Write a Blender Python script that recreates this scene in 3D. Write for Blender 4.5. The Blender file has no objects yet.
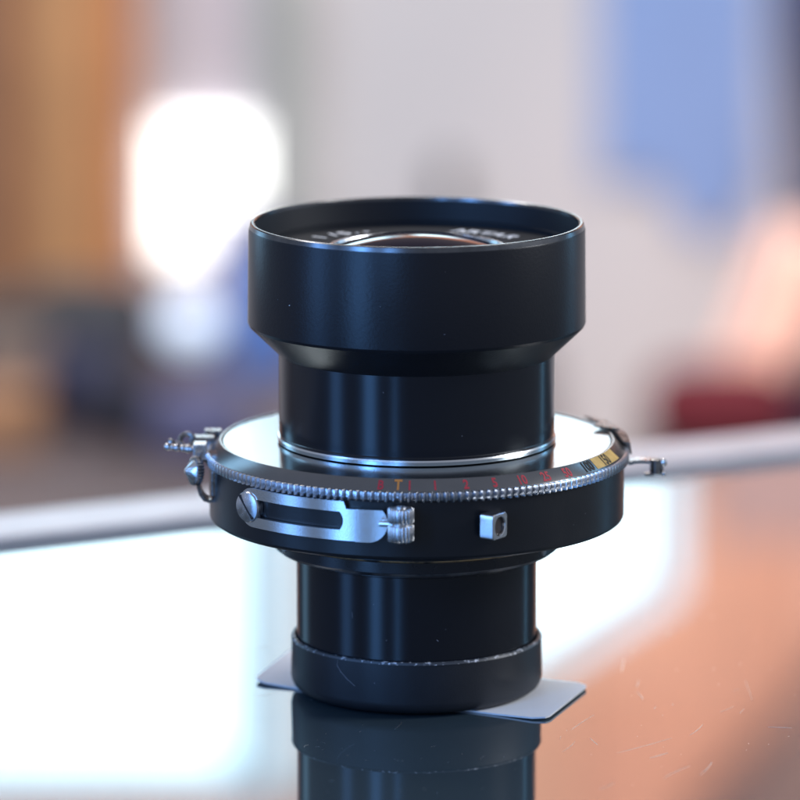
import bpy, bmesh, math, random
from mathutils import Vector, Matrix
random.seed(7)
R = math.radians
PI = math.pi
C = bpy.context.scene.collection
SC = bpy.context.scene

# ------------------------------------------------------------------ camera
F = 4820.0            # focal length in 800-px frame pixels
DH, H = 1.105, 0.28384
PITCH = R(11.0)
YAW = math.atan(17.0 / F)
cam_d = bpy.data.cameras.new('camera')
cam = bpy.data.objects.new('camera', cam_d)
C.objects.link(cam)
cam.location = (0, -DH, H)
cam.rotation_euler = (R(90) - PITCH, 0, YAW)
cam_d.sensor_width = 36.0
cam_d.lens = F / 800 * 36.0
cam_d.clip_start = 0.05
cam_d.clip_end = 60
cam_d.dof.use_dof = True
cam_d.dof.focus_distance = 1.097
cam_d.dof.aperture_fstop = 8.2
cam_d.dof.aperture_blades = 8
cam_d.dof.aperture_rotation = 0.0
SC.camera = cam

# ------------------------------------------------------------------ world, colour
w = bpy.data.worlds.new('World')
SC.world = w
w.use_nodes = True
bg = w.node_tree.nodes['Background']
bg.inputs['Color'].default_value = (0.72, 0.80, 1.0, 1)
bg.inputs['Strength'].default_value = 0.31
SC.view_settings.view_transform = 'Standard'
SC.view_settings.look = 'None'
SC.view_settings.exposure = 0
SC.view_settings.gamma = 1
SC.cycles.use_denoising = True
SC.cycles.max_bounces = 8
SC.cycles.sample_clamp_indirect = 6

def area(name, loc, target, sx, sy, power, col, spread=180):
    d = bpy.data.lights.new(name, 'AREA')
    d.shape = 'RECTANGLE'
    d.size, d.size_y = sx, sy
    d.energy = power
    d.color = col
    d.spread = R(spread)
    o = bpy.data.objects.new(name, d)
    C.objects.link(o)
    o.location = loc
    o.rotation_euler = (Vector(target) - Vector(loc)).to_track_quat('-Z', 'Y').to_euler()
    return o

def polar(r, th, z=0.0):       # th in degrees from the side facing the camera, + to the right
    return Vector((r * math.sin(R(th)), -r * math.cos(R(th)), z))

# daylight windows on the camera's side of the room, seen as blue streaks in the barrels
BLUE = (0.15, 0.42, 1.0)
area('window_light', polar(2.4, -70, 0.75), (0, 0, 0.05), 0.42, 1.7, 13, (0.16, 0.42, 1.0))
area('window_light', polar(2.4, -39, 0.75), (0, 0, 0.05), 0.40, 1.7, 21, BLUE)
area('window_light', polar(2.4, -18, 1.05), (0, 0, 0.05), 0.16, 1.5, 8, BLUE)
area('window_light', polar(2.2, -134, 0.75), (0, 0, 0.05), 0.45, 1.6, 7, (0.35, 0.68, 1.0))
area('window_light', polar(2.2, 129, 0.75), (0, 0, 0.05), 0.10, 1.6, 3, (0.25, 0.62, 1.0))
# unseen lamps added to brighten the upper boards, the card and the back wall
area('boards_fill_light', (0.75, 2.1, 0.33), (0.40, 3.6, 1.15), 1.3, 0.25, 14, (1.0, 0.77, 0.60), 90)
area('card_fill_light', (1.62, 0.05, 0.95), (0.03, 0, 0), 0.5, 0.5, 22, (0.92, 0.95, 1.0))
area('back_wall_fill_light', (-0.2, 1.2, 1.9), (0.0, 3.4, -0.6), 1.8, 0.6, 94, (1.0, 0.945, 0.90))

area('cloth_fill_light', (0.05, 2.2, 0.1), (0.37, 3.2, -0.42), 0.2, 0.2, 0.5, (1.0, 0.70, 0.58), 40)  # unseen warm lamp added to brighten the pink cloth

# ------------------------------------------------------------------ pixel helpers (800-px frame)
cam_rot = cam.rotation_euler.to_matrix()
def ray(px, py):
    return (cam_rot @ Vector(((px - 400) / F, -(py - 400) / F, -1))).normalized()
CO = Vector(cam.location)
def on_z(px, py, z=0.0):
    d = ray(px, py); return CO + d * ((z - CO.z) / d.z)
def on_y(px, py, y):
    d = ray(px, py); return CO + d * ((y - CO.y) / d.y)
def refl(px, py, y):          # point on the wall plane whose mirror image in the glass is seen at px,py
    p = on_z(px, py); d = ray(px, py); d.z = -d.z
    return p + d * ((y - p.y) / d.y)
def Zp(py):                    # height on the lens axis seen at row py
    return H - DH * math.tan(PITCH + math.atan((py - 400) / F))
def Rp(a, py):                 # radius seen as a px at row py
    dep = PITCH + math.atan((py - 400) / F)
    return a * (DH / math.cos(dep) * math.cos(dep - PITCH)) / F

# ------------------------------------------------------------------ materials
def mat(name, col, rough=0.5, metal=0.0, spec=0.5, ior=1.5, coat=0.0, bump=0.0, bscale=300, var=0.0, vscale=40,
        stretch=None, rvar=0.0, emit=None, estr=0.0, sheen=0.0, tint=None, aniso=0.0):
    m = bpy.data.materials.new(name)
    m.use_nodes = True
    nt = m.node_tree
    b = nt.nodes['Principled BSDF']
    b.inputs['Base Color'].default_value = (*col, 1)
    b.inputs['Roughness'].default_value = rough
    b.inputs['Metallic'].default_value = metal
    b.inputs['IOR'].default_value = ior
    b.inputs['Specular IOR Level'].default_value = spec
    b.inputs['Coat Weight'].default_value = coat
    b.inputs['Anisotropic'].default_value = aniso
    if tint: b.inputs['Specular Tint'].default_value = (*tint, 1)
    if emit:
        b.inputs['Emission Color'].default_value = (*emit, 1)
        b.inputs['Emission Strength'].default_value = estr
    tc = nt.nodes.new('ShaderNodeTexCoord')
    mp = nt.nodes.new('ShaderNodeMapping')
    nt.links.new(tc.outputs['Object'], mp.inputs['Vector'])
    if stretch: mp.inputs['Scale'].default_value = stretch
    if var > 0 or rvar > 0:
        n = nt.nodes.new('ShaderNodeTexNoise')
        n.inputs['Scale'].default_value = vscale
        n.inputs['Detail'].default_value = 6
        nt.links.new(mp.outputs[0], n.inputs['Vector'])
        if var > 0:
            r = nt.nodes.new('ShaderNodeValToRGB')
            r.color_ramp.elements[0].position = 0.3
            r.color_ramp.elements[1].position = 0.7
            r.color_ramp.elements[0].color = (*[c * (1 - var) for c in col], 1)
            r.color_ramp.elements[1].color = (*[min(1, c * (1 + var)) for c in col], 1)
            nt.links.new(n.outputs['Fac'], r.inputs['Fac'])
            nt.links.new(r.outputs['Color'], b.inputs['Base Color'])
        if rvar > 0:
            mr = nt.nodes.new('ShaderNodeMapRange')
            mr.inputs['From Min'].default_value = 0.3
            mr.inputs['From Max'].default_value = 0.7
            mr.inputs['To Min'].default_value = max(0.0, rough - rvar)
            mr.inputs['To Max'].default_value = rough + rvar
            nt.links.new(n.outputs['Fac'], mr.inputs['Value'])
            nt.links.new(mr.outputs[0], b.inputs['Roughness'])
    if bump > 0:
        n2 = nt.nodes.new('ShaderNodeTexNoise')
        n2.inputs['Scale'].default_value = bscale
        n2.inputs['Detail'].default_value = 4
        nt.links.new(mp.outputs[0], n2.inputs['Vector'])
        bp = nt.nodes.new('ShaderNodeBump')
        bp.inputs['Strength'].default_value = bump
        bp.inputs['Distance'].default_value = 0.0005
        nt.links.new(n2.outputs['Fac'], bp.inputs['Height'])
        nt.links.new(bp.outputs[0], b.inputs['Normal'])
    return m

def worn(name, base, wear, rough, lo, hi, scale, wmetal=1.0, bmetal=0.0, stretch=None):
    """base finish with patches worn through to bare metal"""
    m = mat(name, base, rough, metal=bmetal)
    nt = m.node_tree; b = nt.nodes['Principled BSDF']
    mp = [n for n in nt.nodes if n.type == 'MAPPING'][0]
    if stretch: mp.inputs['Scale'].default_value = stretch
    n = nt.nodes.new('ShaderNodeTexNoise'); n.inputs['Scale'].default_value = scale; n.inputs['Detail'].default_value = 8
    nt.links.new(mp.outputs[0], n.inputs['Vector'])
    r = nt.nodes.new('ShaderNodeMapRange')
    r.inputs['From Min'].default_value = lo; r.inputs['From Max'].default_value = hi
    nt.links.new(n.outputs['Fac'], r.inputs['Value'])
    mx = nt.nodes.new('ShaderNodeMix'); mx.data_type = 'RGBA'
    mx.inputs['A'].default_value = (*base, 1); mx.inputs['B'].default_value = (*wear, 1)
    nt.links.new(r.outputs[0], mx.inputs['Factor'])
    nt.links.new(mx.outputs['Result'], b.inputs['Base Color'])
    mr = nt.nodes.new('ShaderNodeMapRange')
    mr.inputs['To Min'].default_value = bmetal; mr.inputs['To Max'].default_value = wmetal
    nt.links.new(r.outputs[0], mr.inputs['Value'])
    nt.links.new(mr.outputs[0], b.inputs['Metallic'])
    return m

M = {}
M['anodised'] = mat('black_anodised_metal', (0.008, 0.009, 0.013), 0.19, ior=1.5)
M['anodised_soft'] = mat('satin_black_hood', (0.007, 0.008, 0.012), 0.30, ior=1.42, bump=0.06, bscale=1500)
M['inner_black'] = mat('hood_inner_black', (0.010, 0.012, 0.017), 0.48, ior=1.4)
M['rim_edge'] = mat('polished_rim_edge', (0.16, 0.165, 0.175), 0.22, metal=1, var=0.25, vscale=250)
M['drum'] = mat('black_lacquer', (0.011, 0.012, 0.015), 0.31, ior=1.5, bump=0.05, bscale=2500, rvar=0.03, vscale=120)
M['cap'] = mat('matte_black_plastic', (0.013, 0.015, 0.020), 0.46, ior=1.5, bump=0.07, bscale=3000, rvar=0.04, vscale=90, var=0.15)
M['cap_edge'] = worn('scuffed_plastic_edge', (0.05, 0.055, 0.065), (0.75, 0.76, 0.80), 0.4, 0.55, 0.66, 900, wmetal=0.1)
M['steel'] = mat('bright_steel', (0.86, 0.87, 0.88), 0.22, metal=1, bump=0.03, bscale=2500)
M['steel_satin'] = mat('satin_steel', (0.72, 0.73, 0.75), 0.28, metal=1, rvar=0.06, vscale=500, var=0.15, bump=0.08, bscale=1500)
M['plate'] = mat('satin_face_plate', (0.36, 0.43, 0.47), 0.18, metal=1, var=0.05, vscale=140)
M['dial'] = mat('dial_grey', (0.25, 0.245, 0.245), 0.22, metal=0.9, var=0.04, vscale=200)
M['teeth'] = mat('serrated_steel', (0.66, 0.68, 0.72), 0.27, metal=1, var=0.1, vscale=600)
M['yellow'] = mat('yellow_enamel', (0.62, 0.42, 0.14), 0.4, var=0.15, vscale=500)
M['red'] = mat('red_paint', (0.48, 0.035, 0.05), 0.5)
M['orange'] = mat('orange_paint', (0.65, 0.24, 0.05), 0.5)
M['black_paint'] = mat('black_paint', (0.015, 0.015, 0.015), 0.5)
M['white_paint'] = mat('white_engraving', (0.92, 0.93, 0.95), 0.5)
M['screw'] = mat('screw_steel', (0.74, 0.76, 0.80), 0.24, metal=1, rvar=0.06, vscale=600, var=0.2)
M['hole_shade'] = mat('recess_shade', (0.03, 0.022, 0.022), 0.5)  # shade of the slot and bore put into the colour
M['tarnish'] = mat('tarnished_steel', (0.34, 0.33, 0.33), 0.30, metal=1, rvar=0.08, vscale=400, var=0.3)
M['brass'] = worn('worn_brass_edge', (0.02, 0.02, 0.022), (0.75, 0.52, 0.28), 0.35, 0.42, 0.56, 140)
M['flange'] = mat('flange_black', (0.016, 0.017, 0.021), 0.28, ior=1.5, bump=0.02, bscale=700, rvar=0.06, vscale=100)
M['flange_edge'] = worn('worn_flange_edge', (0.05, 0.055, 0.065), (0.40, 0.38, 0.37), 0.35, 0.38, 0.62, 120, bmetal=0.3, wmetal=0.7)
M['glass'] = mat('coated_front_glass', (0.010, 0.008, 0.016), 0.03, ior=1.16, tint=(0.7, 0.6, 1.0))
M['card'] = mat('white_card', (0.86, 0.86, 0.88), 0.55, bump=0.15, bscale=900)

# glass counter: dark inside, sharp reflections on top with faint smears
M['counter_glass'] = mat('dark_counter_glass', (0.036, 0.056, 0.070), 0.02, ior=2.05, rvar=0.012, vscale=9)
M['counter_body'] = mat('counter_body', (0.05, 0.05, 0.055), 0.5)
M['alu'] = mat('brushed_aluminium', (0.60, 0.60, 0.66), 0.42, metal=0.7, var=0.08, vscale=60)
M['gasket'] = mat('dark_rubber', (0.05, 0.075, 0.11), 0.5)
M['dustw'] = mat('pale_scuff', (0.28, 0.28, 0.31), 0.6)
M['fibre'] = mat('dust_fibre', (0.9, 0.88, 0.86), 0.35, metal=1)

# ------------------------------------------------------------------ mesh helpers
def link(name, bm, m, parent=None, smooth=True, angle=22, label=None):
    me = bpy.data.meshes.new(name)
    bmesh.ops.recalc_face_normals(bm, faces=bm.faces)
    for f in bm.faces: f.smooth = smooth
    if smooth:
        for e in bm.edges:
            if len(e.link_faces) == 2 and e.calc_face_angle(0) > R(angle): e.smooth = False
    bm.to_mesh(me); bm.free()
    me.materials.append(m)
    o = bpy.data.objects.new(name, me)
    C.objects.link(o)
    if parent is not None: o.parent = parent
    if label: o['label'] = label
    return o

def tag(o, label=None, cat=None, group=None, kind=None):
    if label: o['label'] = label
    if cat: o['category'] = cat
    if group: o['group'] = group
    if kind: o['kind'] = kind
    return o

def thing(name, label, cat, loc=(0, 0, 0), rz=0.0, group=None):
    o = bpy.data.objects.new(name, None)
    o.empty_display_size = 0.02
    C.objects.link(o); o.location = loc; o.rotation_euler = (0, 0, rz)
    return tag(o, label, cat, group)

def lathe(prof, seg=256, closed=False):
    bm = bmesh.new()
    rings = []
    for r, z in prof:
        if r < 1e-7:
            rings.append([bm.verts.new((0, 0, z))])
        else:
            rings.append([bm.verts.new((r * math.cos(2 * PI * i / seg), r * math.sin(2 * PI * i / seg), z)) for i in range(seg)])
    n = len(rings)
    for k in range(n if closed else n - 1):
        a, b = rings[k], rings[(k + 1) % n]
        for i in range(seg):
            j = (i + 1) % seg
            if len(a) == 1 and len(b) == 1: continue
            if len(a) == 1: bm.faces.new((a[0], b[i], b[j]))
            elif len(b) == 1: bm.faces.new((a[i], a[j], b[0]))
            else: bm.faces.new((a[i], a[j], b[j], b[i]))
    return bm

def add_box(bm, c, s, rot=None, bevel=0.0):
    r = bmesh.ops.create_cube(bm, size=1.0)
    vs = r['verts']
    bmesh.ops.scale(bm, vec=s, verts=vs)
    if bevel > 0:
        es = list({e for v in vs for e in v.link_edges})
        g = bmesh.ops.bevel(bm, geom=es, offset=bevel, segments=2, profile=0.7, affect='EDGES')
        vs = list({v for f in g['faces'] for v in f.verts} | {v for v in vs if v.is_valid})
        vs = [v for v in vs if v.is_valid]
    if rot is not None: bmesh.ops.rotate(bm, cent=(0, 0, 0), matrix=rot, verts=vs)
    bmesh.ops.translate(bm, vec=c, verts=vs)
    return vs

def box_bm(c, s, rot=None, bevel=0.0):
    bm = bmesh.new(); add_box(bm, Vector(c), Vector(s), rot, bevel); return bm

def frame_mat(origin, zaxis, up=Vector((0, 0, 1))):
    z = Vector(zaxis).normalized()
    x = up.cross(z)
    if x.length < 1e-5: x = Vector((1, 0, 0))
    x.normalize(); y = z.cross(x)
    m = Matrix((x, y, z)).transposed().to_4x4()
    m.translation = origin
    return m

def add_prof(bm, prof, mtx, seg=32):
    rings = []
    for r, z in prof:
        if r < 1e-7: rings.append([bm.verts.new(mtx @ Vector((0, 0, z)))])
        else: rings.append([bm.verts.new(mtx @ Vector((r * math.cos(2 * PI * i / seg), r * math.sin(2 * PI * i / seg), z))) for i in range(seg)])
    for a, b in zip(rings, rings[1:]):
        for i in range(seg):
            j = (i + 1) % seg
            if len(a) == 1: bm.faces.new((a[0], b[i], b[j]))
            elif len(b) == 1: bm.faces.new((a[i], a[j], b[0]))
            else: bm.faces.new((a[i], a[j], b[j], b[i]))

def gear(r0, r1, z0, z1, n, mtx=None, cap=True, sub=6, cham=0.0, inner=None):
    """a ring whose outside is a run of rounded teeth"""
    bm = bmesh.new()
    N = n * sub
    prof = [0.0, 0.55, 1.0, 1.0, 0.55, 0.0][:sub]
    lv = [(z0, cham), (z0 + cham, 0), (z1 - cham, 0), (z1, cham)] if cham > 0 else [(z0, 0), (z1, 0)]
    rings = []
    for z, c in lv:
        rings.append([bm.verts.new(((r0 + (r1 - r0) * prof[i % sub] - c) * math.cos(2 * PI * i / N),
                                    (r0 + (r1 - r0) * prof[i % sub] - c) * math.sin(2 * PI * i / N), z)) for i in range(N)])
    for a, b in zip(rings, rings[1:]):
        for i in range(N):
            j = (i + 1) % N
            bm.faces.new((a[i], a[j], b[j], b[i]))
    if inner is None:
        if cap:
            bm.faces.new(rings[0]); bm.faces.new(rings[-1])
    else:
        ri = [[bm.verts.new((inner * math.cos(2 * PI * i / N), inner * math.sin(2 * PI * i / N), z)) for i in range(N)] for z in (z0, z1)]
        for i in range(N):
            j = (i + 1) % N
            bm.faces.new((rings[0][i], rings[0][j], ri[0][j], ri[0][i]))
            bm.faces.new((rings[-1][i], rings[-1][j], ri[1][j], ri[1][i]))
            bm.faces.new((ri[0][i], ri[0][j], ri[1][j], ri[1][i]))
    if mtx is not None: bmesh.ops.transform(bm, matrix=mtx, verts=bm.verts)
    return bm

def tube(bm, pts, r, seg=12):
    rings = []
    for k, p in enumerate(pts):
        p = Vector(p)
        d = (Vector(pts[min(k + 1, len(pts) - 1)]) - Vector(pts[max(k - 1, 0)])).normalized()
        m = frame_mat(p, d, Vector((0, 0, 1)) if abs(d.z) < 0.95 else Vector((0, 1, 0)))
        rr = r[k] if isinstance(r, (list, tuple)) else r
        rings.append([bm.verts.new(m @ Vector((rr * math.cos(2 * PI * i / seg), rr * math.sin(2 * PI * i / seg), 0))) for i in range(seg)])
    for a, b in zip(rings, rings[1:]):
        for i in range(seg):
            j = (i + 1) % seg
            bm.faces.new((a[i], a[j], b[j], b[i]))
    bm.faces.new(rings[0]); bm.faces.new(rings[-1])

def strip(bm, pts, width_vec, thick):
    """bent flat strip: pts centre line, width along width_vec, thickness across"""
    wv = Vector(width_vec) / 2
    rows = []
    for k, p in enumerate(pts):
        p = Vector(p)
        d = (Vector(pts[min(k + 1, len(pts) - 1)]) - Vector(pts[max(k - 1, 0)])).normalized()
        n = d.cross(wv).normalized() * thick / 2
        rows.append([bm.verts.new(p + wv + n), bm.verts.new(p - wv + n), bm.verts.new(p - wv - n), bm.verts.new(p + wv - n)])
    for a, b in zip(rows, rows[1:]):
        for i in range(4):
            j = (i + 1) % 4
            bm.faces.new((a[i], a[j], b[j], b[i]))
    bm.faces.new(rows[0]); bm.faces.new(rows[-1])

def glyphs(text, size):
    cu = bpy.data.curves.new('t', 'FONT'); cu.body = text; cu.size = size; cu.align_x = 'CENTER'; cu.resolution_u = 3
    cu.offset = size * 0.03
    o = bpy.data.objects.new('t', cu)
    C.objects.link(o)
    dg = bpy.context.evaluated_depsgraph_get()
    me = o.evaluated_get(dg).to_mesh()
    vs = [v.co.copy() for v in me.vertices]; fs = [tuple(p.vertices) for p in me.polygons]
    o.evaluated_get(dg).to_mesh_clear()
    C.objects.unlink(o); bpy.data.objects.remove(o); bpy.data.curves.remove(cu)
    return vs, fs

def flat_text(bm, text, size, place):
    vs, fs = glyphs(text, size)
    nv = [bm.verts.new(place(v.x, v.y)) for v in vs]
    for f in fs:
        try: bm.faces.new([nv[i] for i in f])
        except ValueError: pass

# ================================================================== SETTING
WALL_Y = 3.6
FLOOR_Z = -0.95
m_floor = mat('floor_boards', (0.22, 0.16, 0.12), 0.5, var=0.3, vscale=3, stretch=(1, 6, 1))
tag(link('floor', box_bm((0, 1.2, FLOOR_Z - 0.05), (9, 9, 0.1)), m_floor, smooth=False), 'brown floor of the shop', None, None, 'structure')
m_wall = mat('pale_plaster', (0.69, 0.67, 0.68), 0.85, bump=0.2, bscale=60, var=0.05, vscale=1.2)
wall = tag(link('back_wall', box_bm((0, WALL_Y + 0.1, (FLOOR_Z + 0.25) / 2), (9, 0.2, 0.25 - FLOOR_Z)), m_wall, smooth=False),
           'pale pinkish plaster wall behind the counter', None, None, 'structure')
# wood cladding on the upper wall (mirrored in the glass)
m_clad = [mat('warm_cladding', c, 0.6, var=0.18, vscale=5, stretch=(1, 1, 0.4)) for c in
          [(0.80, 0.39, 0.25), (0.84, 0.45, 0.29), (0.74, 0.38, 0.25), (0.82, 0.45, 0.33)]]
up = tag(link('upper_wall', box_bm((0, WALL_Y + 0.13, 1.5), (9, 0.2, 2.5)), mat('grey_upper_plaster', (0.11, 0.105, 0.12), 0.8), smooth=False),
         'upper wall with a band of warm timber boards above the plaster', None, None, 'structure')
x = -1.6; k = 0
while x < 1.6:
    wd = [0.23, 0.17, 0.28, 0.2][k % 4]
    link('plank', box_bm((x + wd / 2, WALL_Y + 0.01, 0.92), (wd - 0.003, 0.03, 0.46), None, 0.003), m_clad[(k * 3) % 4], up, smooth=False)
    x += wd; k += 1

tag(link('dark_reflection_panel', box_bm((0, WALL_Y - 0.015, 0.475), (9, 0.03, 0.43)), mat('dark_reflection_tone', (0.05, 0.045, 0.06), 0.6, var=0.2, vscale=4), smooth=False),  # added out of view to darken what the front element reflects
    'added unseen dark panel for reflections, between the plaster and the timber wall', None, None, 'structure')
# windows high on the wall: their mirror images fill the counter glass
def wall_window(pts, label, col, strength, y=WALL_Y - 0.06):
    t = thing('window', label, 'window', (0, 0, 0))
    c = sum(pts, Vector()) / len(pts)
    t.location = (c.x, y, min(p.z for p in pts))
    off = Vector(t.location)
    bm = bmesh.new()
    fr = [bm.verts.new(Vector((p.x, y, p.z)) - off) for p in pts]
    bk = [bm.verts.new(Vector((p.x, y + 0.008, p.z)) - off) for p in pts]
    bm.faces.new(fr); bm.faces.new(bk)
    n = len(pts)
    for i in range(n): bm.faces.new((fr[i], fr[(i + 1) % n], bk[(i + 1) % n], bk[i]))
    pm = mat('lit_pane', (0.8, 0.8, 0.8), 0.5, emit=col, estr=strength)
    link('pane', bm, pm, t, smooth=False)
    bm = bmesh.new()
    for i in range(n):
        a = Vector((pts[i].x, y, pts[i].z)) - off; b = Vector((pts[(i + 1) % n].x, y, pts[(i + 1) % n].z)) - off
        d = (b - a); L = d.length; ang = math.atan2(d.z, d.x)
        add_box(bm, (a + b) / 2, Vector((L + 0.012, 0.03, 0.012)), Matrix.Rotation(-ang, 3, 'Y'))
    link('window_frame', bm, mat('window_frame_grey', (0.35, 0.38, 0.42), 0.5), t, smooth=False)
    return t

CY = (0.60, 0.95, 1.10)
def add_halo(t, pts, y, col, strength):  # glowing margin added around a window for the cyan halo of its reflection
    off = Vector(t.location)
    bm = bmesh.new()
    f0 = [bm.verts.new(Vector((p.x, y, p.z)) - off) for p in pts]; f1 = [bm.verts.new(Vector((p.x, y + 0.006, p.z)) - off) for p in pts]
    bm.faces.new(f0); bm.faces.new(f1)
    for i in range(len(pts)):
        k = (i + 1) % len(pts); bm.faces.new((f0[i], f0[k], f1[k], f1[i]))
    link('halo', bm, mat('halo_glow', (0.7, 0.8, 0.9), 0.8, emit=col, estr=strength), t, smooth=False)
HALO_COL = (0.30, 0.86, 1.2)
wl = [refl(-160, 470, WALL_Y), refl(238, 470, WALL_Y), refl(238, 752, WALL_Y), refl(-160, 752, WALL_Y)]
t = wall_window(wl, 'wide bright window mirrored white in the glass left of the lens', CY, 6.5)
wl2 = [refl(-170, 465, WALL_Y), refl(268, 465, WALL_Y), refl(268, 782, WALL_Y), refl(-170, 782, WALL_Y)]
add_halo(t, wl2, WALL_Y - 0.045, HALO_COL, 1.9)
wm = [refl(274, 470, WALL_Y), refl(335, 470, WALL_Y), refl(335, 782, WALL_Y), refl(274, 782, WALL_Y)]  # glowing strip added for the blue grey tone between the reflections
wall_window(wm, 'added dim pale blue glowing strip between the two bright mirrored windows', (0.25, 0.62, 0.85), 0.85)
wr = [refl(400, 430, WALL_Y), refl(640, 430, WALL_Y), refl(640, 560, WALL_Y), refl(520, 640, WALL_Y), refl(400, 640, WALL_Y)]
t = wall_window(wr, 'bright window with a slanting edge mirrored in the glass right of the lens', CY, 6.0)
wr2 = [refl(395, 425, WALL_Y), refl(674, 425, WALL_Y), refl(674, 580, WALL_Y), refl(520, 674, WALL_Y), refl(395, 674, WALL_Y)]
add_halo(t, wr2, WALL_Y - 0.045, HALO_COL, 2.1)

def wall_prism(name, px, m, label, cat, y, th):
    pts = [refl(a_, b_, y) for a_, b_ in px]
    c = sum(pts, Vector()) / len(pts)
    bm = bmesh.new()
    f0 = [bm.verts.new(Vector((p.x - c.x, 0, p.z - c.z))) for p in pts]; f1 = [bm.verts.new(Vector((p.x - c.x, th, p.z - c.z))) for p in pts]
    bm.faces.new(f0); bm.faces.new(f1)
    for i in range(len(pts)):
        k = (i + 1) % len(pts); bm.faces.new((f0[i], f0[k], f1[k], f1[i]))
    o = link(name, bm, m, smooth=False); o.location = (c.x, y, c.z)
    return tag(o, label, cat)
wall_prism('dark_corner_patch', [(690, 830), (790, 730), (850, 640), (1000, 640), (1000, 900), (690, 900)], mat('dark_patch_brown', (0.26, 0.15, 0.12), 0.6, var=0.2, vscale=6),  # slab added to darken this corner of the reflection
           'added dark brown slanting beam mirrored in the bottom right corner of the glass', 'patch', WALL_Y - 0.07, 0.05)
wall_prism('notice_board', [(712, 440), (1000, 440), (1000, 548), (712, 540)], mat('grey_pink_board', (0.52, 0.34, 0.33), 0.7),
           'greyish pink board mirrored in the glass just under the rail at the right', 'board', WALL_Y - 0.04, 0.02)
# small bright window seen directly at the left
def rect(x0, y0, x1, y1, Y): return [on_y(x0, y1, Y), on_y(x1, y1, Y), on_y(x1, y0, Y), on_y(x0, y0, Y)]
ww = thing('shop_window', 'blurred bright white window seen left of the lens hood', 'window')
wp = rect(160, 128, 254, 200, WALL_Y - 0.03) 
wp2 = rect(160, 200, 203, 254, WALL_Y - 0.03)
ww.location = (wp2[0].x, WALL_Y - 0.03, wp2[0].z)
pm = mat('bright_pane', (0.8, 0.8, 0.8), 0.5, emit=(1.0, 1.0, 0.96), estr=3.4)
for q in (wp, wp2):
    c = (q[0] + q[2]) / 2 - Vector(ww.location)
    link('pane', box_bm(c, (q[1].x - q[0].x, 0.01, q[2].z - q[1].z)), pm, ww, smooth=False)

def block(name, px0, py0, px1, py1, Y, depth, m, label, cat, bevel=0.004, base=False):
    """a box-like thing standing at distance Y, front face spanning these pixels"""
    a = on_y(px0, py1, Y); b = on_y(px1, py0, Y)
    z0 = a.z
    t = link(name, box_bm((0, depth / 2, (b.z - z0) / 2), (b.x - a.x, depth, b.z - z0), None, bevel), m, smooth=False)
    t.location = ((a.x + b.x) / 2, Y, z0)
    return tag(t, label, cat)

# timber cupboard at the left edge: boards of different browns
cup = thing('wooden_cupboard', 'tall blurred brown wooden cupboard at the left edge of the picture', 'cupboard')
a = on_y(-60, 285, WALL_Y - 0.2); b = on_y(133, 0, WALL_Y - 0.2)
cup.location = ((a.x + b.x) / 2, WALL_Y - 0.2, FLOOR_Z)
cols = [(0.30, 0.15, 0.075), (0.24, 0.10, 0.05), (0.52, 0.25, 0.10), (0.55, 0.31, 0.14), (0.54, 0.22, 0.08), (0.62, 0.24, 0.08)]
xs = [-60, 0, 22, 50, 80, 108, 133]
for i, c in enumerate(cols):
    p0 = on_y(xs[i], 0, WALL_Y - 0.2).x; p1 = on_y(xs[i + 1], 0, WALL_Y - 0.2).x
    link('board', box_bm(((p0 + p1) / 2 - cup.location.x, 0.06, 0.6), (p1 - p0 - 0.001, 0.1, 1.2), None, 0.001),
         mat('cupboard_wood', c, 0.6, var=0.25, vscale=12, stretch=(6, 1, 1)), cup)
# pale door between cupboard and green post
block('pale_door', 137, -60, 255, 700, WALL_Y - 0.02, 0.018, mat('pale_door_paint', (0.66, 0.62, 0.68), 0.7, var=0.05, vscale=3),
      'pale lilac door behind the bright window glow', 'door', 0.001)
block('green_post', 263, -60, 292, 700, WALL_Y - 0.10, 0.05, mat('green_paint', (0.40, 0.46, 0.43), 0.6), 'grey green upright post beside the pale wall', 'post', 0.002)
# blue banner, dark curtain, pink cloth, red cushion at the right
ban = block('blue_banner', 598, -80, 764, 178, WALL_Y - 0.015, 0.006, mat('blue_cloth', (0.27, 0.40, 0.72), 0.8, var=0.06, vscale=6),
            'plain light blue banner hanging on the pale wall', 'banner', 0.001)
ban2 = bmesh.new()
q = [on_y(655, 178, WALL_Y - 0.015), on_y(764, 178, WALL_Y - 0.015), on_y(722, 236, WALL_Y - 0.015), on_y(690, 230, WALL_Y - 0.015)]
off = Vector(ban.location)
f0 = [ban2.verts.new(p - off) for p in q]; f1 = [ban2.verts.new(p - off + Vector((0, 0.006, 0))) for p in q]
ban2.faces.new(f0); ban2.faces.new(f1)
for i in range(4): ban2.faces.new((f0[i], f0[(i + 1) % 4], f1[(i + 1) % 4], f1[i]))
link('lower_corner', ban2, ban.data.materials[0], ban, smooth=False)

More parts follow.
